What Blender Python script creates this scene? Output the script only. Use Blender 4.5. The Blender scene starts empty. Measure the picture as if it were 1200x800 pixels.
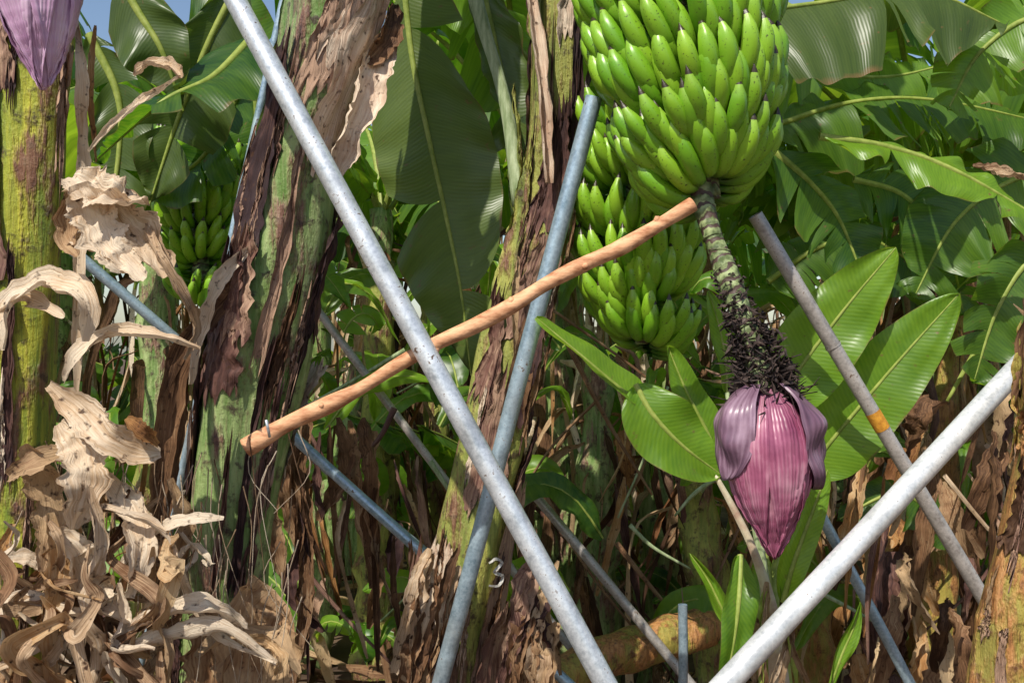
import bpy, math, random
from mathutils import Vector, Matrix, noise
R = random.Random(11)
CAM_H = 1.6
F = 1167.0   # 35 mm lens on 36 mm sensor, in reference units per radian-tangent

def P(u, v, d):
    """surveyed bearing / elevation / distance -> world metres"""
    return Vector(((u - 600) / F * d, d, CAM_H + (400 - v) / F * d))

# ------------------------------------------------------------------ materials
def nt(name):
    m = bpy.data.materials.new(name); m.use_nodes = True
    n = m.node_tree.nodes; n.clear()
    return m, n, m.node_tree.links

def mnode(n, l, op, a, b=None, c=None, clamp=False):
    x = n.new('ShaderNodeMath'); x.operation = op; x.use_clamp = clamp
    for i, q in enumerate((a, b, c)):
        if q is None: continue
        if isinstance(q, (int, float)): x.inputs[i].default_value = q
        else: l.new(q, x.inputs[i])
    return x.outputs[0]

def mixc(n, l, f, a, b, mode='MIX'):
    x = n.new('ShaderNodeMix'); x.data_type = 'RGBA'; x.blend_type = mode
    for s, q in ((0, f), (6, a), (7, b)):
        if isinstance(q, (int, float)): x.inputs[s].default_value = q
        elif isinstance(q, tuple): x.inputs[s].default_value = (*q[:3], 1)
        else: l.new(q, x.inputs[s])
    return x.outputs[2]

def ramp(n, l, fac, stops):
    r = n.new('ShaderNodeValToRGB'); e = r.color_ramp.elements
    while len(e) < len(stops): e.new(0.5)
    for k, (p, c) in enumerate(stops):
        e[k].position = p; e[k].color = (*c, 1) if len(c) == 3 else c
    l.new(fac, r.inputs[0]); return r.outputs[0]

def noise_tex(n, l, vec, scale, detail=4, rough=0.55, vscale=None):
    if vscale:
        mp = n.new('ShaderNodeMapping'); mp.inputs['Scale'].default_value = vscale
        l.new(vec, mp.inputs[0]); vec = mp.outputs[0]
    t = n.new('ShaderNodeTexNoise'); t.inputs['Scale'].default_value = scale
    t.inputs['Detail'].default_value = detail; t.inputs['Roughness'].default_value = rough
    l.new(vec, t.inputs['Vector']); return t.outputs[0]

def bump(n, l, h, strength, dist=0.01):
    b = n.new('ShaderNodeBump'); b.inputs['Strength'].default_value = strength
    b.inputs['Distance'].default_value = dist; l.new(h, b.inputs['Height']); return b.outputs[0]

def shader_out(n, l, col, rough, normal=None, trans=0.0, tcol=None, metal=0.0, spec=0.5):
    b = n.new('ShaderNodeBsdfPrincipled')
    if isinstance(col, tuple): b.inputs['Base Color'].default_value = (*col, 1)
    else: l.new(col, b.inputs['Base Color'])
    if isinstance(rough, (int, float)): b.inputs['Roughness'].default_value = rough
    else: l.new(rough, b.inputs['Roughness'])
    b.inputs['Metallic'].default_value = metal
    b.inputs['Specular IOR Level'].default_value = spec
    if normal is not None: l.new(normal, b.inputs['Normal'])
    o = n.new('ShaderNodeOutputMaterial')
    if trans > 0:
        t = n.new('ShaderNodeBsdfTranslucent')
        l.new(tcol if tcol is not None else col, t.inputs[0])
        if normal is not None: l.new(normal, t.inputs['Normal'])
        m = n.new('ShaderNodeMixShader'); m.inputs[0].default_value = trans
        l.new(b.outputs[0], m.inputs[1]); l.new(t.outputs[0], m.inputs[2]); l.new(m.outputs[0], o.inputs[0])
    else: l.new(b.outputs[0], o.inputs[0])

def uvxy(n, l):
    uv = n.new('ShaderNodeUVMap'); uv.uv_map = 'UVMap'
    s = n.new('ShaderNodeSeparateXYZ'); l.new(uv.outputs[0], s.inputs[0])
    return uv.outputs[0], s.outputs[0], s.outputs[1]

def attr(n, name='rnd'):
    a = n.new('ShaderNodeAttribute'); a.attribute_name = name; return a.outputs['Fac']

def leaf_mat(name, dark, light, tdark, tlight, trans=0.4, rough=0.36, vk=0.05, far=False):
    m, n, l = nt(name)
    uv, x, y = uvxy(n, l); r = attr(n)
    tc = n.new('ShaderNodeTexCoord').outputs['Object']
    a = mnode(n, l, 'MULTIPLY', mnode(n, l, 'ABSOLUTE', mnode(n, l, 'SUBTRACT', x, 0.5)), 2.0)
    streak = noise_tex(n, l, uv, 1.0, 2, 0.6, (2.0, 40.0, 1))
    big = noise_tex(n, l, tc, 2.6, 2 if far else 4)
    f = mnode(n, l, 'ADD', mnode(n, l, 'MULTIPLY', r, 0.6), mnode(n, l, 'MULTIPLY', mnode(n, l, 'SUBTRACT', big, 0.35), 0.9), None, True)
    f3 = mnode(n, l, 'ADD', f, mnode(n, l, 'MULTIPLY', mnode(n, l, 'SUBTRACT', streak, 0.5), 0.8), None, True)
    nb = None
    if not far:
        ph = mnode(n, l, 'SUBTRACT', mnode(n, l, 'MULTIPLY', y, 520.0), mnode(n, l, 'MULTIPLY', a, 20.0))
        ph = mnode(n, l, 'ADD', ph, mnode(n, l, 'MULTIPLY', big, 8.0))
        vein = mnode(n, l, 'SINE', ph)
        f3 = mnode(n, l, 'ADD', f3, mnode(n, l, 'MULTIPLY', vein, vk), None, True)
        h = mnode(n, l, 'ADD', mnode(n, l, 'MULTIPLY', vein, 0.25), mnode(n, l, 'MULTIPLY', streak, 1.6))
        nb = bump(n, l, h, 0.16, 0.003)
    col = mixc(n, l, f3, dark, light)
    tcol = mixc(n, l, f3, tdark, tlight)
    edge = noise_tex(n, l, tc, 14.0, 3)
    e = mnode(n, l, 'ADD', a, mnode(n, l, 'MULTIPLY', edge, 0.22))
    e = mnode(n, l, 'MULTIPLY', mnode(n, l, 'SUBTRACT', e, 1.08), 14.0, None, True)
    if not far:
        spot = noise_tex(n, l, tc, 38.0, 2)
        sp = mnode(n, l, 'MULTIPLY', mnode(n, l, 'SUBTRACT', spot, 0.67), 9.0, None, True)
        e = mnode(n, l, 'MAXIMUM', e, sp)
    col = mixc(n, l, e, col, (0.26, 0.16, 0.06)); tcol = mixc(n, l, e, tcol, (0.18, 0.1, 0.03))
    shader_out(n, l, col, rough, nb, trans, tcol, spec=0.5)
    return m

def dry_mat(name, c1, c2, c3, trans=0.2):
    m, n, l = nt(name); uv, x, y = uvxy(n, l); r = attr(n)
    tc = n.new('ShaderNodeTexCoord').outputs['Object']
    st = noise_tex(n, l, uv, 1.0, 5, 0.65, (16.0, 3.0, 1))
    big = noise_tex(n, l, tc, 9.0, 5)
    f = mnode(n, l, 'ADD', mnode(n, l, 'MULTIPLY', st, 0.65), mnode(n, l, 'MULTIPLY', big, 0.55))
    f = mnode(n, l, 'ADD', f, mnode(n, l, 'MULTIPLY', mnode(n, l, 'SUBTRACT', r, 0.5), 0.45))
    col = ramp(n, l, f, [(0.40, c1), (0.58, c2), (0.78, c3)])
    sp = noise_tex(n, l, tc, 60.0, 2)
    spm = mnode(n, l, 'MULTIPLY', mnode(n, l, 'SUBTRACT', sp, 0.60), 7.0, None, True)
    col = mixc(n, l, spm, col, (0.07, 0.032, 0.018))
    nb = bump(n, l, mnode(n, l, 'ADD', st, mnode(n, l, 'MULTIPLY', big, 0.5)), 0.8, 0.008)
    shader_out(n, l, col, 0.65, nb, trans, col, spec=0.3)
    return m

def trunk_mat(name, green, ygreen, brown, dark, tan, bias=0.5):
    m, n, l = nt(name); uv, x, y = uvxy(n, l)
    tc = n.new('ShaderNodeTexCoord').outputs['Object']
    st = noise_tex(n, l, tc, 1.0, 5, 0.65, (34.0, 34.0, 3.2))
    st2 = noise_tex(n, l, tc, 1.0, 6, 0.7, (90.0, 90.0, 9.0))
    big = noise_tex(n, l, tc, 1.0, 5, 0.65, (11.0, 11.0, 4.5))
    blot = noise_tex(n, l, tc, 22.0, 5, 0.7)
    g = mixc(n, l, ramp(n, l, st, [(0.38, (0, 0, 0)), (0.62, (1, 1, 1))]), green, ygreen)
    bk = ramp(n, l, mnode(n, l, 'ADD', mnode(n, l, 'MULTIPLY', st2, 0.6), mnode(n, l, 'MULTIPLY', blot, 0.4)),
              [(0.36, dark), (0.5, brown), (0.64, tan)])
    k = mnode(n, l, 'ADD', mnode(n, l, 'MULTIPLY', big, 0.6), mnode(n, l, 'MULTIPLY', st, 0.4))
    k = mnode(n, l, 'MULTIPLY', mnode(n, l, 'SUBTRACT', k, bias), 14.0, None, True)
    col = mixc(n, l, k, g, bk)
    s2 = mnode(n, l, 'MULTIPLY', mnode(n, l, 'SUBTRACT', blot, 0.54), 9.0, None, True)
    s2 = mnode(n, l, 'MULTIPLY', s2, 0.88)
    col = mixc(n, l, s2, col, dark)
    fl = mnode(n, l, 'MULTIPLY', mnode(n, l, 'SUBTRACT', st2, 0.56), 6.0, None, True)
    col = mixc(n, l, mnode(n, l, 'MULTIPLY', fl, 0.7), col, brown)
    h = mnode(n, l, 'ADD', mnode(n, l, 'ADD', st2, blot), k)
    nb = bump(n, l, h, 0.7, 0.01)
    shader_out(n, l, col, 0.5, nb, spec=0.4)
    return m

def metal_mat(name, base, tint, rust=0.62, metal=0.5):
    m, n, l = nt(name)
    tc = n.new('ShaderNodeTexCoord').outputs['Object']
    a = noise_tex(n, l, tc, 14.0, 6, 0.7); b = noise_tex(n, l, tc, 120.0, 3, 0.6); c = noise_tex(n, l, tc, 5.0, 3)
    f = mnode(n, l, 'ADD', mnode(n, l, 'MULTIPLY', a, 0.6), mnode(n, l, 'MULTIPLY', b, 0.4))
    col = ramp(n, l, f, [(0.36, tint), (0.58, base)])
    rr = mnode(n, l, 'ADD', mnode(n, l, 'MULTIPLY', a, 0.5), mnode(n, l, 'MULTIPLY', b, 0.5))
    rr = mnode(n, l, 'MULTIPLY', mnode(n, l, 'SUBTRACT', rr, rust - .03), 16.0, None, True)
    col = mixc(n, l, rr, col, (0.16, 0.09, 0.05))
    dirt = mnode(n, l, 'MULTIPLY', mnode(n, l, 'SUBTRACT', c, 0.52), 2.4, None, True)
    col = mixc(n, l, dirt, col, (0.24, 0.22, 0.19))
    nb = bump(n, l, f, 0.3, 0.002)
    shader_out(n, l, col, mnode(n, l, 'ADD', mnode(n, l, 'MULTIPLY', a, 0.4), 0.16), nb, metal=metal)
    return m

def simple_mat(name, c1, c2, scale, rough=0.6, bs=0.3, vs=None, trans=0.0, contrast=(0.35, 0.65)):
    m, n, l = nt(name); tc = n.new('ShaderNodeTexCoord').outputs['Object']
    a = noise_tex(n, l, tc, scale, 5, 0.65, vs)
    col = ramp(n, l, a, [(contrast[0], c1), (contrast[1], c2)])
    shader_out(n, l, col, rough, bump(n, l, a, bs, 0.005), trans, col if trans else None, spec=0.35)
    return m

LG = ((0.024, 0.080, 0.016), (0.17, 0.31, 0.030), (0.07, 0.24, 0.008), (0.58, 0.80, 0.04), 0.45)
LY = ((0.055, 0.16, 0.015), (0.22, 0.40, 0.030), (0.20, 0.46, 0.015), (0.64, 0.84, 0.05), 0.46)
M_leaf = leaf_mat('banana_leaf_green', *LG)
M_leaf_young = leaf_mat('banana_leaf_young', *LY, vk=.08, rough=.34)
M_leaf_far = leaf_mat('banana_leaf_green_distant', *LG, far=True)
M_leaf_fary = leaf_mat('banana_leaf_young_distant', *LY, far=True)
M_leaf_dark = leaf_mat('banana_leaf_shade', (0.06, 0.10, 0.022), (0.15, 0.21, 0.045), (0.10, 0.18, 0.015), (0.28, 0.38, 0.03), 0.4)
M_rib = simple_mat('leaf_midrib', (0.24, 0.32, 0.05), (0.44, 0.50, 0.12), 30, 0.5, 0.2, trans=0.25)
M_dry = dry_mat('dry_leaf', (0.20, 0.10, 0.05), (0.60, 0.41, 0.25), (0.86, 0.71, 0.54))
M_dryb = dry_mat('dry_leaf_brown', (0.07, 0.032, 0.016), (0.27, 0.14, 0.07), (0.55, 0.37, 0.21), 0.15)
M_dryo = dry_mat('dry_leaf_orange', (0.20, 0.08, 0.03), (0.50, 0.25, 0.09), (0.70, 0.50, 0.29), 0.25)
M_sheath = dry_mat('sheath_dark', (0.035, 0.017, 0.018), (0.15, 0.07, 0.055), (0.44, 0.28, 0.19), 0.0)
M_sheathp = dry_mat('sheath_pale', (0.17, 0.08, 0.06), (0.48, 0.31, 0.21), (0.74, 0.60, 0.46), 0.0)
M_tr1 = trunk_mat('pseudostem_yellow', (0.17, 0.24, 0.03), (0.52, 0.50, 0.05), (0.22, 0.10, 0.055), (0.05, 0.025, 0.02), (0.38, 0.25, 0.14), 0.505)
M_tr2 = trunk_mat('pseudostem_green', (0.13, 0.23, 0.05), (0.40, 0.48, 0.20), (0.22, 0.11, 0.075), (0.06, 0.03, 0.027), (0.5, 0.37, 0.26), 0.52)
M_tr3 = trunk_mat('pseudostem_mixed', (0.20, 0.24, 0.05), (0.46, 0.44, 0.10), (0.21, 0.10, 0.055), (0.05, 0.025, 0.018), (0.42, 0.29, 0.17), 0.5)
M_tr4 = trunk_mat('pseudostem_orange', (0.28, 0.24, 0.05), (0.50, 0.38, 0.08), (0.44, 0.20, 0.065), (0.12, 0.045, 0.02), (0.6, 0.34, 0.14), 0.45)
M_metal = metal_mat('galvanised_steel', (0.80, 0.83, 0.86), (0.38, 0.42, 0.46))
M_metalb = metal_mat('galvanised_steel_blue', (0.48, 0.60, 0.68), (0.20, 0.29, 0.36))
M_metalw = metal_mat('galvanised_steel_pale', (0.86, 0.86, 0.85), (0.50, 0.52, 0.53), 0.64, 0.35)
M_metald = metal_mat('weathered_steel', (0.56, 0.51, 0.47), (0.26, 0.23, 0.21), 0.6, 0.3)
M_wood = simple_mat('wooden_pole_bark', (0.38, 0.15, 0.065), (0.80, 0.44, 0.24), 1.0, 0.65, 0.6, (14, 40, 40), contrast=(.36, .6))
M_rust = simple_mat('rust_band', (0.45, 0.18, 0.02), (0.75, 0.36, 0.04), 60, 0.7)
M_fuzz = simple_mat('flower_remnants', (0.010, 0.007, 0.008), (0.085, 0.055, 0.045), 70, 0.8)
M_white = simple_mat('white_paint', (0.35, 0.31, 0.26), (0.75, 0.73, 0.70), 160, 0.7)

def banana_mat():
    m, n, l = nt('banana_skin_green'); uv, x, y = uvxy(n, l); r = attr(n)
    tc = n.new('ShaderNodeTexCoord').outputs['Object']
    big = noise_tex(n, l, tc, 18.0, 3)
    f = mnode(n, l, 'ADD', mnode(n, l, 'MULTIPLY', r, 0.55), mnode(n, l, 'MULTIPLY', big, 0.45), None, True)
    col = mixc(n, l, f, (0.075, 0.28, 0.008), (0.36, 0.60, 0.035))
    st = mnode(n, l, 'MULTIPLY', mnode(n, l, 'SUBTRACT', 0.34, y), 4.0, None, True)
    col = mixc(n, l, st, col, (0.045, 0.13, 0.010))
    pl = mnode(n, l, 'MULTIPLY', mnode(n, l, 'SUBTRACT', y, 0.80), 3.0, None, True)
    col = mixc(n, l, pl, col, (0.36, 0.52, 0.08))
    tip = mnode(n, l, 'GREATER_THAN', y, 0.965)
    col = mixc(n, l, tip, col, (0.04, 0.028, 0.013))
    ln = noise_tex(n, l, uv, 1.0, 3, 0.6, (22.0, 3.0, 1))
    sp = noise_tex(n, l, tc, 160.0, 2)
    spm = mnode(n, l, 'MULTIPLY', mnode(n, l, 'SUBTRACT', sp, 0.62), 9.0, None, True)
    col = mixc(n, l, spm, col, (0.06, 0.07, 0.015))
    shader_out(n, l, col, 0.33, bump(n, l, ln, 0.3, 0.002), 0.04, col, spec=0.55)
    return m
M_banana = banana_mat()

def bell_mat(name, c1, c2, c3, tk=2.2):
    m, n, l = nt(name); uv, x, y = uvxy(n, l)
    tc = n.new('ShaderNodeTexCoord').outputs['Object']
    rib = mnode(n, l, 'SINE', mnode(n, l, 'MULTIPLY', x, 420.0))
    st = noise_tex(n, l, uv, 1.0, 4, 0.6, (26.0, 2.2, 1))
    big = noise_tex(n, l, tc, 12.0, 5)
    f = mnode(n, l, 'ADD', mnode(n, l, 'MULTIPLY', st, 0.6), mnode(n, l, 'MULTIPLY', big, 0.5))
    f = mnode(n, l, 'ADD', f, mnode(n, l, 'MULTIPLY', rib, 0.03))
    col = ramp(n, l, f, [(0.38, c1), (0.54, c2), (0.70, c3)])
    topd = mnode(n, l, 'MULTIPLY', mnode(n, l, 'SUBTRACT', 0.2, y), tk, None, True)
    col = mixc(n, l, topd, col, (0.12, 0.06, 0.09))
    h = mnode(n, l, 'ADD', mnode(n, l, 'MULTIPLY', rib, 0.3), st)
    shader_out(n, l, col, 0.36, bump(n, l, h, 0.4, 0.003), 0.06, col, spec=0.55)
    return m
M_bell = bell_mat('flower_bract', (0.19, 0.035, 0.085), (0.37, 0.105, 0.185), (0.58, 0.28, 0.36))
M_bellp = bell_mat('flower_bract_pale', (0.42, 0.20, 0.38), (0.60, 0.35, 0.54), (0.74, 0.53, 0.68), 0)
M_bella = bell_mat('flower_bract_outer', (0.09, 0.045, 0.075), (0.19, 0.10, 0.15), (0.40, 0.26, 0.34))

def rachis_mat():
    m, n, l = nt('bunch_stalk'); uv, x, y = uvxy(n, l)
    tc = n.new('ShaderNodeTexCoord').outputs['Object']
    ring = mnode(n, l, 'SINE', mnode(n, l, 'ADD', mnode(n, l, 'MULTIPLY', y, 230.0), mnode(n, l, 'MULTIPLY', noise_tex(n, l, tc, 30, 2), 11.0)))
    a = noise_tex(n, l, tc, 40.0, 4)
    col = ramp(n, l, a, [(0.38, (0.07, 0.10, 0.03)), (0.62, (0.32, 0.38, 0.17))])
    k = mnode(n, l, 'MULTIPLY', mnode(n, l, 'SUBTRACT', ring, 0.35), 3.0, None, True)
    col = mixc(n, l, k, col, (0.07, 0.04, 0.03))
    shader_out(n, l, col, 0.6, bump(n, l, mnode(n, l, 'ADD', ring, a), 0.5, 0.004)); return m
M_rachis = rachis_mat()

# ------------------------------------------------------------------ mesh tools
class MB:
    def __init__(s): s.v = []; s.f = []; s.uv = []; s.r = []; s.m = []; s.mats = []
    def mi(s, mat):
        if mat not in s.mats: s.mats.append(mat)
        return s.mats.index(mat)
    def grid(s, rows, uvs, mat, rnd=0.5, wrap=False):
        b = len(s.v); k = len(rows[0]); mi = s.mi(mat)
        for ro, ur in zip(rows, uvs):
            s.v.extend(ro); s.uv.extend(ur); s.r.extend([rnd] * k)
        for i in range(len(rows) - 1):
            for j in range(k - 1):
                a = b + i * k + j
                s.f.append((a, a + 1, a + k + 1, a + k)); s.m.append(mi)
    def obj(s, name, parent=None, smooth=True, solid=0.0):
        me = bpy.data.meshes.new(name); me.from_pydata([tuple(q) for q in s.v], [], s.f)
        for m in s.mats: me.materials.append(m)
        me.polygons.foreach_set('material_index', s.m)
        me.polygons.foreach_set('use_smooth', [smooth] * len(s.f))
        ul = me.uv_layers.new(name='UVMap')
        flat = []
        for lp in me.loops: flat.extend(s.uv[lp.vertex_index])
        ul.data.foreach_set('uv', flat)
        at = me.attributes.new('rnd', 'FLOAT', 'POINT'); at.data.foreach_set('value', s.r)
        me.update()
        o = bpy.data.objects.new(name, me); bpy.context.collection.objects.link(o)
        if parent: o.parent = parent
        if solid: 
            md = o.modifiers.new('thickness', 'SOLIDIFY'); md.thickness = solid; md.offset = 0
        return o

def empty(name, loc=(0, 0, 0)):
    e = bpy.data.objects.new(name, None); bpy.context.collection.objects.link(e); return e

def cr(pts, n):
    k = len(pts); out = []; dim = len(pts[0])
    for i in range(n + 1):
        x = i / n * (k - 1); j = min(int(x), k - 2); t = x - j
        p1 = pts[j]; p2 = pts[j + 1]
        p0 = pts[j - 1] if j > 0 else [2 * a - b for a, b in zip(p1, p2)]
        p3 = pts[j + 2] if j + 2 < k else [2 * b - a for a, b in zip(p1, p2)]
        out.append([0.5 * (2 * p1[q] + (p2[q] - p0[q]) * t + (2 * p0[q] - 5 * p1[q] + 4 * p2[q] - p3[q]) * t * t
                    + (3 * p1[q] - p0[q] - 3 * p2[q] + p3[q]) * t ** 3) for q in range(dim)])
    return out

def nz(p, s=1.0, o=0.0): return noise.noise(Vector((p[0] * s + o, p[1] * s + o * 1.7, p[2] * s - o)))

def frames(C, hint):
    out = []; 
    for i in range(len(C)):
        T = (C[min(i + 1, len(C) - 1)] - C[max(i - 1, 0)])
        T = T.normalized() if T.length > 1e-9 else Vector((0, 0, -1))
        s = T.cross(hint)
        s = s.normalized() if s.length > 1e-3 else (out[-1][1] if out else Vector((1, 0, 0)))
        nn = s.cross(T); out.append((T, s, nn)); 
    return out

def tube(mb, pts, rad, mat, n=24, sides=12, cap=True, rnd=0.5, wob=0.0):
    C = [Vector(c) for c in cr([tuple(p) for p in pts], n)]
    if not isinstance(rad, (list, tuple)): rad = [rad, rad]
    RR = [c[0] for c in cr([(r,) for r in rad], n)]
    hint = Vector((0.13, -1, 0.21)).normalized()
    if abs((C[-1] - C[0]).normalized().dot(hint)) > 0.9: hint = Vector((0, 0, 1))
    fr = frames(C, hint)
    rows = []; uvs = []; L = 0
    for i, (c, r, (T, s, nn)) in enumerate(zip(C, RR, fr)):
        if i: L += (c - C[i - 1]).length
        ro = []
        for j in range(sides + 1):
            a = 2 * math.pi * (j % sides) / sides
            rr = r * (1 + (wob * nz(c + s * math.cos(a) * r + nn * math.sin(a) * r, 9) if wob else 0))
            ro.append(c + (s * math.cos(a) + nn * math.sin(a)) * rr)
        rows.append(ro); uvs.append([(j / sides, L) for j in range(sides + 1)])
    if cap:
        rows.insert(0, [C[0]] * (sides + 1)); uvs.insert(0, uvs[0])
        rows.append([C[-1]] * (sides + 1)); uvs.append(uvs[-1])
    mb.grid(rows, uvs, mat, rnd)

def leaf(mb, pts, W, hint, mat=None, fold=0.25, tears=8, droop=0.25, seg=44, cols=5, rnd=None, rip=0.02,
         side=None, petiole=0.0, blunt=0.55, ribr=0.012, tearamp=0.35, slant=0.28):
    mat = mat or M_leaf
    if rnd is None: rnd = R.random()
    C = [Vector(c) for c in cr([tuple(p) for p in pts], seg)]
    fr = frames(C, Vector(hint))
    if side is not None:
        fr = [(T, (side - T * side.dot(T)).normalized(), None) for T, _, _ in fr]
        fr = [(T, s, s.cross(T)) for T, s, _ in fr]
    L = [0]
    for i in range(seg): L.append(L[-1] + (C[i + 1] - C[i]).length)
    i0 = int(petiole * seg)
    off = R.uniform(0, 50)
    for sg in (-1, 1):
        brk = sorted(set([i0, seg] + [R.randint(i0 + 2, seg - 2) for _ in range(tears)]))
        for a, b in zip(brk[:-1], brk[1:]):
            df = R.uniform(-1, 1) * tearamp if tears else 0; dd = R.uniform(-.3, 1) * tearamp * 0.6 if tears else 0
            sh = R.uniform(0.78, 1.0) if tears else 1
            rows = []; uvs = []
            for i in range(a, b + 1):
                t = (i - i0) / (seg - i0); T, s, nn = fr[i]
                w = W * sh * max(0.001, math.sin(math.pi * min(1, t ** 0.85 * 0.97 + 0.03))) ** blunt
                ph = (i - a) / max(1, (b - a)); ro = []; ur = []
                for k in range(cols + 1):
                    q = k / cols; f = fold + df * q
                    shrink = (ph - 0.5) * (0.17 * q * q) * (L[b] - L[a]) if tears else 0
                    p = C[i] + (s * sg * math.cos(f) + nn * math.sin(f)) * w * q + T * (w * q * slant * (1 - t * 0.6)) - T * shrink * 2
                    p = p + nn * (rip * q * (math.sin(L[i] * 38 + off + sg) * 0.5 + 2 * noise.noise(Vector((L[i] * 7, q * 2 * sg, off)))))
                    p.z -= (droop + dd) * w * q * q
                    ro.append(p); ur.append((0.5 + 0.5 * sg * q, L[i]))
                rows.append(ro); uvs.append(ur)
            mb.grid(rows, uvs, mat, rnd)
    if ribr:
        rr = [ribr * 1.3, ribr, ribr * 0.7, ribr * 0.25]
        tube(mb, C[::4], [c[0] for c in cr([(r,) for r in rr], len(C[::4]) - 1)],
             M_rib, n=seg // 2, sides=6, cap=False, rnd=rnd)

def ribbon(mb, pts, W, mat, tw=0.0, tw1=None, curl=0.8, n=28, cols=5, rnd=None, crum=0.25, hint=(0, -1, 0.2), taper=0.5, fq=1.0):
    if rnd is None: rnd = R.random()
    if tw1 is None: tw1 = tw
    C = [Vector(c) for c in cr([tuple(p) for p in pts], n)]; fr = frames(C, Vector(hint)); L = 0
    rows = []; uvs = []; off = R.uniform(0, 90)
    for i, (c, (T, s, nn)) in enumerate(zip(C, fr)):
        if i: L += (c - C[i - 1]).length
        t = i / n; a = tw + (tw1 - tw) * t + 0.5 * noise.noise(Vector((t * 4, off, 0)))
        S = s * math.cos(a) + nn * math.sin(a); N = nn * math.cos(a) - s * math.sin(a)
        w = W * 0.5 * (max(0.02, math.sin(math.pi * min(1, max(0, t * 0.94 + 0.03)))) ** taper) * (1 + 0.35 * noise.noise(Vector((t * 9, off, 3))))
        cu = curl * (1 + 0.6 * noise.noise(Vector((t * 5, off, 9)))); ro = []; ur = []
        for k in range(cols + 1):
            q = k / cols * 2 - 1; an = q * cu * 1.3
            x = math.sin(an) / max(cu * 1.3, .05) if cu > .05 else q; z = (1 - math.cos(an)) / max(cu * 1.3, .05)
            jag = 1 + .22 * noise.noise(Vector((t * 46, off, q))) * abs(q)
            p = c + S * w * x * jag + N * w * z
            p = p + N * (crum * w * 1.6 * noise.noise(Vector((t * 14 * fq, q * 2.2, off)))) + S * (crum * w * .6 * noise.noise(Vector((t * 20 * fq, q * 2, off + 5))))
            ro.append(p); ur.append((q * .5 + .5 + off, L * 3))
        rows.append(ro); uvs.append(ur)
    mb.grid(rows, uvs, mat, rnd)

class Trunk:
    def __init__(s, pts, n=80, seed=0):
        q = [(*P(u, v, d), hw * d / F) for u, v, d, hw in pts]
        s.S = cr(q, n); s.n = n; s.seed = seed
        s.L = sum((Vector(s.S[i + 1][:3]) - Vector(s.S[i][:3])).length for i in range(n))
    def at(s, t):
        x = max(0, min(1, t)) * s.n; i = min(int(x), s.n - 1); f = x - i
        a, b = s.S[i], s.S[i + 1]
        return [a[k] + (b[k] - a[k]) * f for k in range(4)]
    def pos(s, t, a, off=0.0):
        q = s.at(t); c = Vector(q[:3]); r = q[3]
        d = Vector((math.cos(a), math.sin(a), 0))
        r *= 1 + 0.05 * math.sin(3 * a + s.seed + t * 5) + 0.16 * noise.noise(Vector((math.cos(a) * 1.5, math.sin(a) * 1.5, t * 9 + s.seed)))
        ph = (a * 5 / (2 * math.pi) + t * 2.3 + .25 * noise.noise(Vector((t * 6, s.seed, 0)))) % 1.0
        r *= 1 + 0.08 * (ph if ph < .9 else (1 - ph) * 9)
        return c + d * (r + off)
    def surf(s, p, off=0.002):
        t = min((abs(s.S[i][2] - p.z), i / s.n) for i in range(s.n + 1))[1]
        q = s.at(t); c = max(-.95, min(.95, (p.x - q[0]) / q[3]))
        r = s.pos(t, -math.acos(c), off); r.z = p.z; return r
    def build(s, mb, mat):
        rows = []; uvs = []; K = 60
        for i in range(s.n + 1):
            t = i / s.n
            rows.append([s.pos(t, 2 * math.pi * (j % K) / K) for j in range(K + 1)])
            uvs.append([(j / K, t * s.L) for j in range(K + 1)])
        mb.grid(rows, uvs, mat)
        rows = [[Vector(s.S[0][:3])] * (K + 1), rows[0]]; mb.grid(rows, uvs[:2], mat)
    def sheath(s, mb, ac, aw, t0, t1, lift0, lift1, mat, top=0.35, rag=0.3, curl=0.012, thick=0.0):
        o = R.uniform(0, 99); rows = []; uvs = []; N = 40; K = 16; rnd = R.random()
        for i in range(N + 1):
            x = i / N; ro = []; ur = []
            hw = aw * ((1 - x) + x * top) * (1 + rag * noise.noise(Vector((x * 5, o, 0))) + rag * .6 * noise.noise(Vector((x * 17, o, 8))))
            if i == 0: hw *= .92
            for k in range(K + 1):
                q = k / K * 2 - 1
                tt = t0 + (t1 - t0) * x
                endn = rag * 0.10 * noise.noise(Vector((q * 5, o, 4))) + rag * .09 * noise.noise(Vector((q * 16, o, 4)))
                tt += endn * (1 if i > N - 3 or i < 3 else 0.3)
                of = lift0 + (lift1 - lift0) * x ** 3 + curl * abs(q) ** 4 * (0.6 + noise.noise(Vector((x * 5, q, o)))) + 0.007 * noise.noise(Vector((x * 12, q * 5, o)))
                ro.append(s.pos(tt, ac + q * hw + 0.06 * noise.noise(Vector((x * 9, q, o + 3))), max(0.002, of)))
                ur.append((q * .5 + o, tt * s.L))
            rows.append(ro); uvs.append(ur)
        mb.grid(rows, uvs, mat, rnd)

CAMDIR = -math.pi / 2

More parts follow.
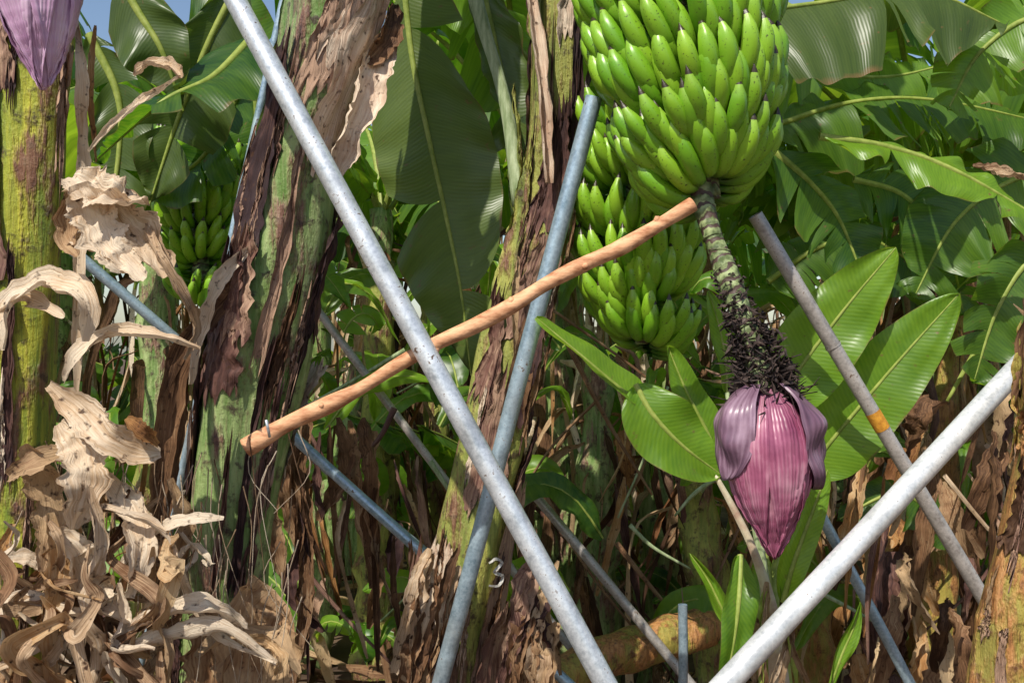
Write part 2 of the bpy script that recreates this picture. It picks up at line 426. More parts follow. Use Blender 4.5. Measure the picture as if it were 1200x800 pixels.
def crown(mb, c, n, L0, W0, pitch=(55, 80), fall=(60, 120), mats=None, az0=0.0, azspan=2 * math.pi, tears=9, seg=34, cols=4):
    for k in range(n):
        az = az0 + azspan * (k + R.uniform(-.3, .3)) / n
        L = L0 * R.uniform(.8, 1.15); p = math.radians(R.uniform(*pitch)); fl = math.radians(R.uniform(*fall))
        h = Vector((math.cos(az), math.sin(az), 0)); pts = [c.copy()]; N = 7
        for i in range(N):
            x = (i + .5) / N; a = p - fl * x ** 1.3
            pts.append(pts[-1] + (h * math.cos(a) + Vector((0, 0, math.sin(a)))) * L / N)
        sd = Vector((-h.y, h.x, 0)) + Vector((0, 0, R.uniform(-.4, .4)))
        leaf(mb, pts, W0 * R.uniform(.85, 1.15), (0, 0, 1), mat=R.choice(mats or [M_leaf]), side=sd, fold=R.uniform(-.1, .35), tears=tears,
             droop=R.uniform(.3, .9), seg=seg, cols=cols, petiole=0.12, rip=0.03, ribr=0.016, tearamp=.5)

def skirt(mb, c, r, n, L=(0.4, 1.3), W=(0.02, 0.09), mats=None):
    for _ in range(n):
        a = R.uniform(0, 2 * math.pi); h = Vector((math.cos(a), math.sin(a), 0)); ll = R.uniform(*L)
        p0 = c + h * r + Vector((0, 0, R.uniform(-.5, .3)))
        o1 = R.uniform(.05, .3)
        pts = [p0, p0 + h * o1 * .7 + Vector((0, 0, -.1 * ll)), p0 + h * o1 + Vector((R.uniform(-.1, .1), R.uniform(-.1, .1), -.55 * ll)),
               p0 + h * (o1 * R.uniform(.3, 1.1)) + Vector((R.uniform(-.15, .15), R.uniform(-.15, .15), -ll))]
        ribbon(mb, pts, R.uniform(*W), R.choice(mats or [M_dryb, M_dryb, M_dry, M_dryo]), R.uniform(0, 3), R.uniform(0, 3), R.uniform(.2, 1.3), n=14, cols=4)

# ------------------------------------------------------------------ ground and litter
gm = simple_mat('soil', (0.05, 0.03, 0.02), (0.17, 0.11, 0.07), 3.0, 0.95, 0.8)
mb = MB()
xs = [i for i in range(-60, 61, 1)]
def gx(i): return math.copysign(abs(i) ** 1.7 * 0.12, i)
rows = []; uvs = []
for i in xs:
    rows.append([Vector((gx(j), gx(i) + 4, 0.07 * nz((gx(j), gx(i), 0), 1.3) + 0.02 * nz((gx(j), gx(i), 0), 6))) for j in xs])
    uvs.append([(gx(j), gx(i)) for j in xs])
mb.grid(rows, uvs, gm); mb.obj('ground')
mb = MB()
for _ in range(620):
    d = R.uniform(2.6, 9); x = R.uniform(-.7, .7) * d; a = R.uniform(0, 6.28); l = R.uniform(.15, .6)
    c = Vector((x, d, R.uniform(.03, .16))); h = Vector((math.cos(a), math.sin(a), 0)) * l * .5
    ribbon(mb, [c - h, c + Vector((R.uniform(-.06, .06), R.uniform(-.06, .06), R.uniform(0, .12))), c + h + Vector((0, 0, R.uniform(-.03, .1)))],
           R.uniform(.03, .13), R.choice([M_dryb, M_dry, M_dryb, M_dryo]), R.uniform(-.8, .8) + 1.57, None, R.uniform(.1, 1.1), n=9, cols=3)
mb.obj('leaf_litter')

# ------------------------------------------------------------------ poles
def pole(name, a, b, dia, mat, up=0.0, ground=True, down=0.0, extra=None, sides=24, bend=0.004, cut=True):
    A = P(*a); B = P(*b)
    D = (B - A).normalized()
    A2 = A - D * up
    B2 = A + D * ((A.z + 0.05) / -D.z) if ground else B + D * down
    mid = [A2.lerp(B2, k / 6) + Vector((nz(A2, 3, k) * bend, 0, nz(B2, 3, k) * bend)) * (1 if 0 < k < 6 else 0) for k in range(7)]
    m = MB(); r = dia / 2
    tube(m, mid, r, mat, n=40, sides=sides, cap=False)
    tube(m, [A2 + D * .0005, A2 + D * 0.08], r * .86, mat, n=2, sides=sides, cap=False)
    fr = frames([A2, B2], Vector((0.13, -1, 0.21)).normalized()); T, s, nn = fr[0]
    ring = lambda rr, c: [c + (s * math.cos(2 * math.pi * j / sides) + nn * math.sin(2 * math.pi * j / sides)) * rr for j in range(sides + 1)]
    m.grid([ring(r, A2), ring(r * .86, A2)], [[(0, 0)] * (sides + 1)] * 2, mat)
    if extra: extra(m, A, B, D, r)
    return m.obj(name)

pole('metal_pole', (275, 0, 2.12), (708, 800, 1.98), 0.046, M_metal, up=0.7)
pole('metal_pole', (1205, 418, 2.05), (848, 806, 1.72), 0.044, M_metalw, up=0.6)
def bandC(m, A, B, D, r):
    c = P(1023, 492, 2.52)
    c = A + D * (c - A).dot(D)
    tube(m, [c - D * .026, c + D * .026], r * 1.05, M_rust, n=3, sides=20, cap=False)
    c = P(972, 405, 2.5); c = A + D * (c - A).dot(D)
    tube(m, [c - D * .003, c + D * .003], r * 1.1, M_metald, n=3, sides=20, cap=False)
pole('metal_pole', (885, 252, 2.45), (1152, 700, 2.55), 0.037, M_metald, extra=bandC, bend=0)
pole('metal_pole', (690, 138, 2.42), (516, 800, 2.5), 0.042, M_metalb, up=0.05)
pole('metal_pole', (345, 512, 3.0), (668, 802, 2.9), 0.033, M_metalb, up=0.25)
pole('metal_pole', (98, 305, 3.0), (215, 405, 3.1), 0.033, M_metalb, up=0.5)
pole('metal_pole', (615, 565, 3.5), (805, 795, 3.4), 0.034, M_metald, up=0.3)
pole('metal_pole', (962, 602, 3.1), (1062, 792, 3.1), 0.034, M_metalb, up=0.5)
pole('metal_pole', (800, 708, 3.2), (800, 800, 3.2), 0.03, M_metalb)
pole('metal_pole', (385, 380, 3.6), (520, 560, 3.6), 0.03, M_metald, up=0.3)
pole('metal_pole', (305, 130, 2.9), (268, 300, 2.9), 0.025, M_metalb, up=0.6)
mb = MB(); a = P(288, 525, 1.98 + .15); b = P(812, 242, 2.22)
pp = [a.lerp(b, k / 12) + Vector((0, 0, 0.005 * math.sin(k * 1.7))) for k in range(13)]
tube(mb, pp, [.0195, .0182, .0198, .018, .0188, .0172, .0184, .017, .018, .0165, .0172, .016, .016], M_wood, n=120, sides=18, wob=0.3)
for k, aa in ((2, .3), (5, -1.2), (7, .9), (9, -.4), (11, 1.4)):
    c = pp[k]; o = Vector((0, -math.cos(aa), math.sin(aa)))
    tube(mb, [c + o * .012, c + o * .0225], [.010, .005], M_wood, n=3, sides=8, wob=.3)
tube(mb, [P(316, 512, 2.09), P(312, 492, 2.08)], .003, M_metal, n=2, sides=6)
mb.obj('wooden_pole')

# ------------------------------------------------------------------ foreground plants
T1 = Trunk([(60, -500, 2.15, 36), (52, -200, 2.15, 40), (42, -20, 2.15, 40), (34, 100, 2.15, 42), (28, 300, 2.15, 42), (20, 500, 2.15, 39), (14, 700, 2.15, 44), (8, 900, 2.15, 52), (4, 1290, 2.15, 66)], seed=1)
T2 = Trunk([(440, -420, 2.5, 50), (425, -180, 2.5, 56), (402, -20, 2.5, 58), (380, 80, 2.5, 54), (345, 200, 2.5, 50), (328, 300, 2.5, 55), (303, 400, 2.5, 57), (283, 500, 2.5, 52), (268, 620, 2.5, 48), (255, 720, 2.5, 48), (245, 830, 2.5, 52), (228, 1000, 2.5, 60), (215, 1160, 2.5, 74)], n=110, seed=4)
T3 = Trunk([(668, -350, 2.8, 26), (655, -100, 2.8, 28), (652, 60, 2.8, 28), (646, 200, 2.8, 31), (625, 300, 2.8, 34), (603, 400, 2.8, 36), (582, 500, 2.8, 39), (563, 600, 2.8, 40), (547, 700, 2.8, 42), (533, 800, 2.8, 45), (505, 1080, 2.8, 60)], n=110, seed=8)
T4 = Trunk([(1290, 100, 1.85, 30), (1250, 350, 1.85, 34), (1230, 540, 1.85, 36), (1198, 700, 1.85, 42), (1182, 810, 1.85, 46), (1155, 1415, 1.85, 70)], seed=12)

def plant(name, tr, mat, sheaths=(), n_rand=10, pal=None, slivers=0):
    e = empty(name)
    m = MB(); tr.build(m, mat)
    for sh in sheaths: tr.sheath(m, *sh[:-1], mat=sh[-1])
    pal = pal or [M_sheath, M_sheath, M_sheathp, mat]
    for _ in range(n_rand):
        t1 = R.uniform(.05, .8); ln = R.uniform(.06, .2)
        tr.sheath(m, R.uniform(0, 6.28), R.uniform(.3, .9), min(.99, t1 + ln), t1, R.uniform(.001, .006), R.uniform(.008, .05), R.choice(pal))
    for _ in range(slivers):
        t1 = R.uniform(.15, .85); ln = R.uniform(.04, .16)
        tr.sheath(m, CAMDIR + R.uniform(-1.3, 1.3), R.uniform(.04, .2), min(.99, t1 + ln), t1, .002, R.uniform(.004, .02), R.choice([M_sheath, M_sheath, M_sheathp, M_dryb]), rag=.6, curl=.006)
    m.obj('pseudostem', e)
    return e
cd = CAMDIR
pl1 = plant('banana_plant', T1, M_tr1, n_rand=2, slivers=12, sheaths=[
    (cd - .75, .85, .52, .36, .004, .03, M_sheath), (cd - 1.0, .6, .6, .42, .003, .03, M_sheath), (cd - .6, .4, .45, .34, .006, .05, M_sheathp),
    (cd - .5, .6, .37, .25, .004, .02, M_sheath), (cd + .2, .18, .66, .5, .003, .01, M_sheath), (cd - .8, .35, .78, .62, .003, .01, M_sheath)])
pl2 = plant('banana_plant', T2, M_tr2, n_rand=5, slivers=18, sheaths=[
    (cd - .45, .55, .55, .42, .004, .045, M_sheath), (cd - .3, .4, .50, .40, .012, .05, M_sheathp),
    (cd - 1.1, .5, .72, .52, .003, .02, M_sheath),
    (cd - .6, .5, .42, .24, .004, .02, M_sheath),
    (cd + .9, .6, .33, .13, .004, .07, M_sheathp),
    (cd + .3, .14, .52, .3, .003, .01, M_sheath), (cd + .5, .12, .72, .5, .003, .01, M_sheath), (cd + .1, .1, .8, .6, .003, .01, M_sheathp),
    (cd + 1.3, .35, .50, .38, .003, .03, M_sheath), (cd + .2, .4, .28, .16, .003, .03, M_sheath),
    (cd + .5, .4, .25, .12, .006, .05, M_sheathp)])
pl3 = plant('banana_plant', T3, M_tr3, n_rand=12, slivers=18, sheaths=[
    (cd + .3, .8, .50, .38, .003, .03, M_sheath), (cd - .6, .4, .56, .44, .003, .04, M_sheathp), (cd + .1, .7, .37, .25, .003, .03, M_sheath),
    (cd + 1.0, .7, .95, .66, .003, .02, M_sheath), (cd - 1.2, .8, .98, .74, .01, .07, M_sheathp), (cd + .9, .8, .99, .80, .01, .06, M_sheathp),
    (cd + 0.8, .4, .3, .12, .005, .03, M_sheath)])
pl4 = plant('banana_plant', T4, M_tr4, n_rand=8, slivers=10, pal=[M_dryo, M_dryb, M_tr4])

mb = MB()
q = [(560, 658), (567, 655), (573, 661), (566, 671), (574, 678), (570, 688), (560, 686)]
q = cr(q, 24)
ribbon(mb, [T3.surf(P(u + 7, v, 2.68), .022) for u, v in q], .0085, M_white, 0, 0, 0.05, n=48, cols=2, crum=0, taper=.2)
mb.obj('painted_number', pl3)

def L(mb, pts, wpx, hint=(0, -1, .15), **k):
    d = pts[0][2]
    leaf(mb, [P(*p) for p in pts], wpx * d / F, hint, **k)

mb = MB()
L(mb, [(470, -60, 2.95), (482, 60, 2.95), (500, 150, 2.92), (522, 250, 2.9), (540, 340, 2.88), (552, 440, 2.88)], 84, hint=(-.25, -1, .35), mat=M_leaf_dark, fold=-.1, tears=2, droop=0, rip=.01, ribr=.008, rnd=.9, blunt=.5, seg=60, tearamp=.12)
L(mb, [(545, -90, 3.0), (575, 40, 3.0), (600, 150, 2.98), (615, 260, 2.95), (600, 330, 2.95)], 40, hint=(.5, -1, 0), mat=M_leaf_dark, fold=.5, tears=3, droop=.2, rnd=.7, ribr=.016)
L(mb, [(440, -70, 3.1), (520, -30, 3.1), (580, 20, 3.1), (650, 110, 3.1)], 45, mat=M_leaf_young, fold=-.3, tears=4, droop=.3, rnd=.7)
M_pet = simple_mat('petiole_green', (.18, .24, .10), (.42, .48, .28), 12, .5, .3, (6, 6, 1))
tube(mb, [P(*p) for p in [(540, -60, 2.9), (566, 30, 2.9), (592, 120, 2.88), (612, 240, 2.84)]], [.024, .022, .018, .02, .03], M_pet, sides=10, n=20)
ribbon(mb, [P(*p) for p in [(612, -80, 2.72), (626, 20, 2.7), (636, 110, 2.68), (642, 215, 2.68)]], .075, M_sheathp, tw=.1, tw1=.2, curl=1.5, n=40, cols=8, taper=.15, rnd=.6, crum=.1)
tube(mb, [P(*p) for p in [(676, -60, 2.8), (668, 50, 2.8), (655, 160, 2.8)]], [.02, .025, .03], M_pet, sides=10, n=20, wob=.2)
mb.obj('leaves', pl3)

mb = MB()
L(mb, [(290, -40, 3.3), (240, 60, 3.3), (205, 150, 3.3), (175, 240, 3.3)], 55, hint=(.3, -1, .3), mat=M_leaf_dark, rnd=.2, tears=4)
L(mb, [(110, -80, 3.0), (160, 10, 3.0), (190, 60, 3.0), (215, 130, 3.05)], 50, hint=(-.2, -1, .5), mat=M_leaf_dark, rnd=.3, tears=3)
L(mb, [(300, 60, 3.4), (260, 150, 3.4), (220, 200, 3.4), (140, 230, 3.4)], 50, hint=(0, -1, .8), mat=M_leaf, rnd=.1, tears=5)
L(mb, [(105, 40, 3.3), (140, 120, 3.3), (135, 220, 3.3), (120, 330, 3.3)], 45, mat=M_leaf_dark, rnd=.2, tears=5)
L(mb, [(205, -60, 3.6), (280, 30, 3.6), (300, 130, 3.6), (290, 230, 3.6)], 60, mat=M_leaf, rnd=.4, tears=5)
L(mb, [(300, 40, 3.15), (250, 90, 3.0), (190, 120, 2.9), (110, 190, 2.85)], 70, hint=(0, -.25, 1), mat=M_leaf, rnd=.1, tears=3, droop=.2)  # extra leaf, added above the small left bunch to shade it
mb.obj('leaves', pl2)

sk = empty('banana_sucker'); mb = MB()
Y0 = dict(mat=M_leaf_young, droop=.03, tears=0)
L(mb, [(908, 510, 2.66), (926, 450, 2.64), (985, 368, 2.61), (1050, 290, 2.56)], 47, hint=(-.25, -1, .15), fold=.16, rnd=.9, rip=.012, ribr=.006, blunt=.62, petiole=.06, **Y0)
L(mb, [(940, 565, 2.68), (965, 528, 2.66), (1045, 432, 2.62), (1124, 344, 2.58)], 46, hint=(-.15, -1, .25), fold=.16, rnd=.7, rip=.012, ribr=.006, blunt=.6, petiole=.06, **Y0)
L(mb, [(760, 478, 2.45), (735, 462, 2.44), (685, 420, 2.42), (628, 372, 2.4)], 24, hint=(.3, -.7, .8), fold=.5, rnd=.9, rip=.008, ribr=.006, **Y0)
L(mb, [(745, 450, 2.42), (765, 485, 2.4), (800, 522, 2.4), (845, 556, 2.42)], 42, hint=(.05, -1, .25), fold=.12, rnd=.8, rip=.014, ribr=.006, **Y0)
L(mb, [(845, 556, 2.5), (830, 510, 2.5), (805, 460, 2.5), (782, 405, 2.5)], 22, hint=(.4, -1, .1), fold=.2, rnd=.7, rip=.01, ribr=.006, **Y0)
L(mb, [(852, 460, 2.6), (850, 420, 2.6), (842, 380, 2.6), (830, 340, 2.6)], 15, hint=(.2, -1, 0), fold=.3, rnd=.9, rip=.01, ribr=.004, **Y0)
L(mb, [(918, 705, 2.35), (930, 660, 2.33), (952, 600, 2.33), (970, 550, 2.33)], 18, hint=(-.3, -1, 0), fold=.3, rnd=.8, rip=.01, ribr=.006, **Y0)
L(mb, [(868, 650, 2.35), (866, 700, 2.3), (860, 750, 2.28), (848, 815, 2.28)], 22, hint=(.3, -1, .2), fold=.25, rnd=.5, rip=.014, ribr=.006, **Y0)
L(mb, [(880, 770, 2.4), (850, 720, 2.4), (830, 680, 2.4), (808, 648, 2.4)], 9, fold=.4, rnd=1, ribr=.004, **Y0)
L(mb, [(970, 810, 2.3), (985, 770, 2.3), (1000, 735, 2.3), (1008, 705, 2.3)], 10, fold=.4, rnd=1, ribr=.004, **Y0)
tube(mb, [P(*p) for p in [(838, 556, 2.42), (862, 600, 2.42), (885, 650, 2.42), (905, 720, 2.45), (915, 820, 2.5)]], [.006, .009, .011, .018, .03], simple_mat('petiole_cream', (.40, .25, .18), (.66, .60, .42), 14, .5, .3), sides=8, n=20)
tube(mb, [P(*p) for p in [(908, 510, 2.66), (893, 600, 2.55), (900, 700, 2.5), (915, 820, 2.5)]], [.007, .012, .016, .03], M_rib, sides=8, n=20)
tube(mb, [P(*p) for p in [(940, 565, 2.68), (915, 640, 2.6), (905, 720, 2.5), (915, 820, 2.5), (920, 1130, 2.5)]], [.007, .012, .02, .035, .045], M_rib, sides=8, n=26)
tube(mb, [P(*p) for p in [(852, 460, 2.6), (868, 540, 2.55), (890, 640, 2.5), (905, 760, 2.5)]], [.006, .009, .012, .02], M_pet, sides=8, n=20)
for k in range(9):
    x = R.uniform(865, 935)
    ribbon(mb, [P(x, R.uniform(650, 700), 2.36), P(x + R.uniform(-15, 15), 740, 2.34), P(x + R.uniform(-30, 30), 810, 2.36)], .03, R.choice([M_dry, M_dryb, M_rib]), R.uniform(-1, 1), R.uniform(-1, 1), 1.0)
mb.obj('sucker_leaves', sk)

pr = empty('banana_plant'); mb = MB()
g = dict(seg=90, cols=5, ribr=.011)
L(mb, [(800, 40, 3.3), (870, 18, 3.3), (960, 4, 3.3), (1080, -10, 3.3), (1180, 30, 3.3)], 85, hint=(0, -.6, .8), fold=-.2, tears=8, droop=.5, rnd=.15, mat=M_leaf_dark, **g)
L(mb, [(1000, -60, 3.6), (1070, 0, 3.6), (1140, 40, 3.6), (1260, 110, 3.6)], 62, hint=(.1, -1, .6), fold=.1, tears=7, rnd=1.0, mat=M_leaf_young, **g)
L(mb, [(900, 150, 4.0), (1000, 120, 4.0), (1100, 118, 4.0), (1250, 150, 4.0)], 80, hint=(0, -.8, .9), fold=-.1, tears=20, rnd=.5, tearamp=.6, **g)
L(mb, [(960, 160, 3.3), (1040, 172, 3.3), (1120, 200, 3.25), (1230, 262, 3.2)], 38, hint=(-.2, -.7, .9), fold=-.15, tears=2, rnd=1.0, mat=M_leaf_young, **g)
L(mb, [(905, 175, 3.5), (950, 215, 3.5), (985, 260, 3.5), (1020, 350, 3.5)], 60, hint=(.2, -1, .3), fold=.1, tears=4, rnd=.2, **g)
L(mb, [(1260, 200, 3.7), (1190, 210, 3.7), (1120, 260, 3.7), (1070, 350, 3.7)], 80, hint=(0, -1, .4), fold=.1, tears=9, rnd=.4, tearamp=.4, **g)
L(mb, [(1290, 290, 3.3), (1215, 300, 3.3), (1170, 360, 3.3), (1140, 450, 3.3)], 70, hint=(.2, -1, .3), fold=.25, tears=6, rnd=.5, tearamp=.3, **g)
L(mb, [(1300, 60, 3.4), (1220, 20, 3.4), (1150, 60, 3.4), (1110, 130, 3.4)], 60, hint=(.2, -1, .5), fold=.0, tears=12, rnd=.95, tearamp=.6, **g)
L(mb, [(1000, 210, 3.8), (1060, 230, 3.8), (1110, 290, 3.8), (1130, 370, 3.8)], 60, hint=(-.1, -1, .4), fold=.1, tears=5, rnd=.4, tearamp=.3, **g)
L(mb, [(880, 30, 4.2), (960, 80, 4.2), (1040, 90, 4.2), (1130, 70, 4.2)], 75, hint=(0, -1, .8), fold=-.1, tears=20, rnd=1.0, tearamp=.7, **g)
L(mb, [(900, 330, 4.2), (960, 290, 4.2), (1020, 280, 4.2), (1100, 330, 4.2)], 70, hint=(0, -1, .6), fold=-.1, tears=9, rnd=.3, tearamp=.4, **g)
L(mb, [(1230, 120, 4.4), (1130, 110, 4.4), (1040, 140, 4.4), (960, 210, 4.4)], 65, hint=(0, -.6, .9), fold=-.3, tears=22, rnd=.8, tearamp=.8, **g)
L(mb, [(1120, 640, 3.6), (1080, 590, 3.6), (1040, 580, 3.6), (980, 610, 3.6)], 36, hint=(0, -1, .6), fold=.1, tears=3, rnd=.2, **g)
tube(mb, [P(*q) for q in [(1290, 420, 3.3), (1200, 330, 3.4), (1150, 400, 3.4), (1110, 470, 3.4)]], [.02, .014, .010, .006], M_rib, n=20, sides=8)
mb.obj('leaves', pr)
TR = Trunk([(1330, -150, 3.6, 30), (1325, 200, 3.6, 32), (1318, 500, 3.6, 36), (1310, 930, 3.6, 44)], seed=5)
mb = MB(); TR.build(mb, M_tr3); mb.obj('pseudostem', pr)
mb = MB()
ribbon(mb, [P(1140, 195, 3.0), P(1180, 205, 3.0), P(1225, 215, 3.0)], .06, M_dry, .6, .8, .8)
mb.obj('dry_leaf', pr)

# ------------------------------------------------------------------ banana bunches
def finger(mb, base, out, up, Lf, rf, phi0, phi1, rnd, twist=0.0, pw=0.62):
    n = 14; sides = 9; p = base.copy(); rows = []; uvs = []
    sd = out.cross(up).normalized()
    prof = [.40, .40, .50, .72, .92, 1.0, 1.03, 1.05, 1.05, 1.03, .99, .91, .76, .48, .28]
    for i in range(n + 1):
        s = i / n; ph = phi0 + (phi1 - phi0) * s ** pw
        d = out * math.cos(ph) + up * math.sin(ph) + sd * twist * s
        nn = (up * math.cos(ph) - out * math.sin(ph))
        r = rf * prof[i]
        ro = []
        for j in range(sides + 1):
            a = 2 * math.pi * (j % sides) / sides
            k = 1 + .07 * math.cos(5 * a)
            ro.append(p + (sd * math.cos(a) + nn * math.sin(a)) * r * k)
        rows.append(ro); uvs.append([(j / sides + rnd * 7, s) for j in range(sides + 1)])
        p = p + d * Lf / n
    rows.append([p] * (sides + 1)); uvs.append([(0, 1.0)] * (sides + 1))
    mb.grid(rows, uvs, M_banana, rnd)

def bunch(name, top, bot, rads, rowsn, per, Lf, rf, seed=0, spread=2):
    rr = random.Random(seed); e = empty(name); mb = MB()
    ax = (bot - top); Lb = ax.length; D = ax.normalized(); U = -D
    X = U.cross(Vector((0, 1, 0))).normalized(); Y = U.cross(X)
    for k in range(rowsn):
        t = k / (rowsn - 1); rad = cr([(q,) for q in rads], 20)[int(t * 20)][0]
        a0 = rr.uniform(0, 6.28); tilt = rr.uniform(0, 6.28); hw = rr.uniform(-.4, .4)
        for sub in range(2):
            n = int(per * rad / max(rads) * (1 if sub == 0 else .9))
            for i in range(n):
                a = a0 + 2 * math.pi * (i + (.5 if sub else 0)) / n + rr.uniform(-.04, .04)
                c = top + D * (Lb * t + rr.uniform(-.007, .007) + 0.034 * math.sin(a + tilt) + (.036 if sub else 0))
                out = (X * math.cos(a) + Y * math.sin(a)).normalized()
                lf = Lf * rr.uniform(.93, 1.07) * (0.85 + .15 * rad / max(rads))
                low = k >= rowsn - spread
                r0 = max(.02, rad - lf * (.45 if not low else .52) - (.018 if sub else 0))
                up = (U * .75 + Vector((0, 0, 1)) * .25).normalized()
                f1 = rr.uniform(92, 108) if not low else rr.uniform(72, 94)
                finger(mb, c + out * r0, out, up, lf, rf * rr.uniform(.94, 1.06), math.radians(rr.uniform(-36, -24)), math.radians(f1),
                       rr.random(), hw + rr.uniform(-.12, .12))
    mb.obj('fingers', e)
    m2 = MB(); tube(m2, [top - D * .35, top, bot, bot + D * .02], [.034, .036, .03, .026], M_rachis, n=20); m2.obj('stalk', e)
    return e

b1 = bunch('banana_bunch', P(770, -130, 2.36), P(826, 206, 2.32), [.20, .205, .205, .198, .182, .14], 8, 28, .20, .0212, 3)
b2 = bunch('banana_bunch', P(745, 170, 2.85), P(755, 385, 2.85), [.172, .178, .172, .155, .12], 6, 26, .18, .0195, 5)
b3 = bunch('banana_bunch', P(235, 190, 3.6), P(235, 330, 3.6), [.13, .14, .12, .09], 5, 20, .16, .018, 6)

mb = MB()
rp = [(815, 190, 2.33), (822, 230, 2.3), (838, 285, 2.27), (860, 345, 2.22), (882, 400, 2.17), (894, 440, 2.13), (900, 475, 2.12)]
tube(mb, [P(*p) for p in rp], [.034, .031, .029, .027, .025, .022, .022], M_rachis, n=70, sides=18, wob=.35)
RC = [Vector(c) for c in cr([tuple(P(*p)) for p in rp], 60)]
for i in range(10, 58, 3):
    c = RC[i]; T = (RC[i + 1] - RC[i - 1]).normalized(); T2_ = (T + Vector((R.uniform(-.3, .3), R.uniform(-.3, .3), 0))).normalized()
    rr_ = .0315 - i * .00009
    o = Vector((R.uniform(-1, 1), R.uniform(-1, 1), 0)) * .003
    tube(mb, [c + o - T2_ * .004, c + o, c + o + T2_ * .003], [rr_ * .8, rr_, rr_ * .8], M_rachis, n=4, sides=14, cap=False, wob=.3)
mb.obj('stalk_lower', b1)
mb = MB()
for _ in range(900):
    t = R.random() ** .7; i = 24 + int(t * 36); c = RC[min(i, 60)]
    a = R.uniform(0, 6.28); h = Vector((math.cos(a), math.sin(a), R.uniform(-.3, .5)))
    rr = .020 + t * .016; ln = (.006 + .046 * t * (1 if t < .93 else .8)) * R.uniform(.4, 1.1)
    p0 = c + h * rr * R.uniform(.8, 1.4); J = lambda s: Vector((R.uniform(-1, 1), R.uniform(-1, 1), R.uniform(-1.1, .8))) * ln * s
    p1 = p0 + h * ln * .45 + J(.5)
    p2 = p0 + h * ln * .75 + J(.9)
    ribbon(mb, [p0, p1, p2], R.uniform(.005, .015), M_fuzz, R.uniform(0, 3), R.uniform(0, 3), 1.2, n=5, cols=2, crum=.6)
mb.obj('flower_remnants', b1)

def bell(name, top, tip, rmax, mat, mato, open_b=True, seed=0, rot=0.0):
    e = empty(name); mb = MB(); D = (tip - top); Ls = D.length; D.normalize()
    X = D.cross(Vector((0, 1, 0))).normalized(); Y = X.cross(D).normalized()
    if Y.y > 0: Y = -Y
    prof = cr([(q,) for q in (.28, .66, .88, .99, 1.0, .95, .84, .68, .47, .24, .03)], 60)
    def rad(t): return prof[max(0, min(60, int(t * 60)))][0] * rmax
    def pt(t, a, r): return top + D * Ls * t + (X * math.cos(a) + Y * math.sin(a)) * r
    rows = []; uvs = []
    for i in range(41):
        t = i / 40; rows.append([pt(t, 2 * math.pi * j / 36, rad(t) * .93) for j in range(37)]); uvs.append([(j / 36, t) for j in range(37)])
    mb.grid(rows, uvs, mat)
    for k, (ac, ah, t1, lay) in enumerate([(1.9, 1.15, 1.0, 1.0), (3.6, 1.2, .98, 1.0), (-.3, 1.25, .985, 1.015), (5.0, 1.2, .97, 1.02), (1.05, .85, .985, 1.035), (2.55, .75, .93, 1.06)]):
        rows = []; uvs = []
        for i in range(45):
            s = i / 44; t = .015 + (t1 - .015) * s
            hw = ah * (1 - s ** 4) ** .6 * (1 if s < .97 else .9)
            ro = []; ur = []
            for j in range(21):
                q = j / 20 * 2 - 1
                r = rad(t) * lay + .0012 * math.cos(q * 22) + (.007 * abs(q) ** 6) + .005 * noise.noise(Vector((q * 2, s * 5, k)))
                ro.append(pt(t, ac + rot + q * hw, r)); ur.append((.5 + q * .12 + k, s))
            rows.append(ro); uvs.append(ur)
        mb.grid(rows, uvs, mat, .5)
    mb.obj('bracts', e, solid=.0012)
    if open_b:
        mb = MB()
        for (ac, ah, t1, fl, k) in [(math.pi * .93, .85, .52, 1.40, 1), (.06, .85, .60, 1.40, 2), (math.pi * 1.5, 1.0, .40, 1.2, 3)]:
            rows = []; uvs = []
            for i in range(37):
                s = i / 36; t = -.03 + (t1 + .03) * s
                prof2 = math.sin(min(1, s * 1.9 + .12) * math.pi / 2) ** .8
                r0 = rmax * (.22 + (fl - .22) * prof2) * (1 - .12 * s * s)
                hw = ah * (1 - max(0, (s - .3) / .7) ** 2.6) ** .55
                ro = []; ur = []
                for j in range(19):
                    q = j / 18 * 2 - 1
                    r = r0 * (1 - .16 * q * q) + .003 * math.cos(q * 17) * s + .014 * noise.noise(Vector((q * 2, s * 4, k + 20)))
                    ro.append(pt(t, ac + q * hw, r)); ur.append((.5 + q * .12 + k, s * .6))
                rows.append(ro); uvs.append(ur)
            mb.grid(rows, uvs, mato, .5)
        mb.obj('open_bracts', e, solid=.002)
    return e
bell('banana_flower', P(897, 456, 2.1), P(908, 655, 2.08), .083, M_bell, M_bella, seed=2)
bell('banana_flower', P(40, -110, 1.95), P(52, 106, 1.95), .078, M_bellp, M_bellp, open_b=False, seed=5, rot=.5)
mb = MB(); tube(mb, [P(30, -300, 1.98), P(32, -200, 1.97), P(40, -100, 1.95)], .02, M_rachis, n=12); mb.obj('stalk', bpy.data.objects['banana_flower.001'])

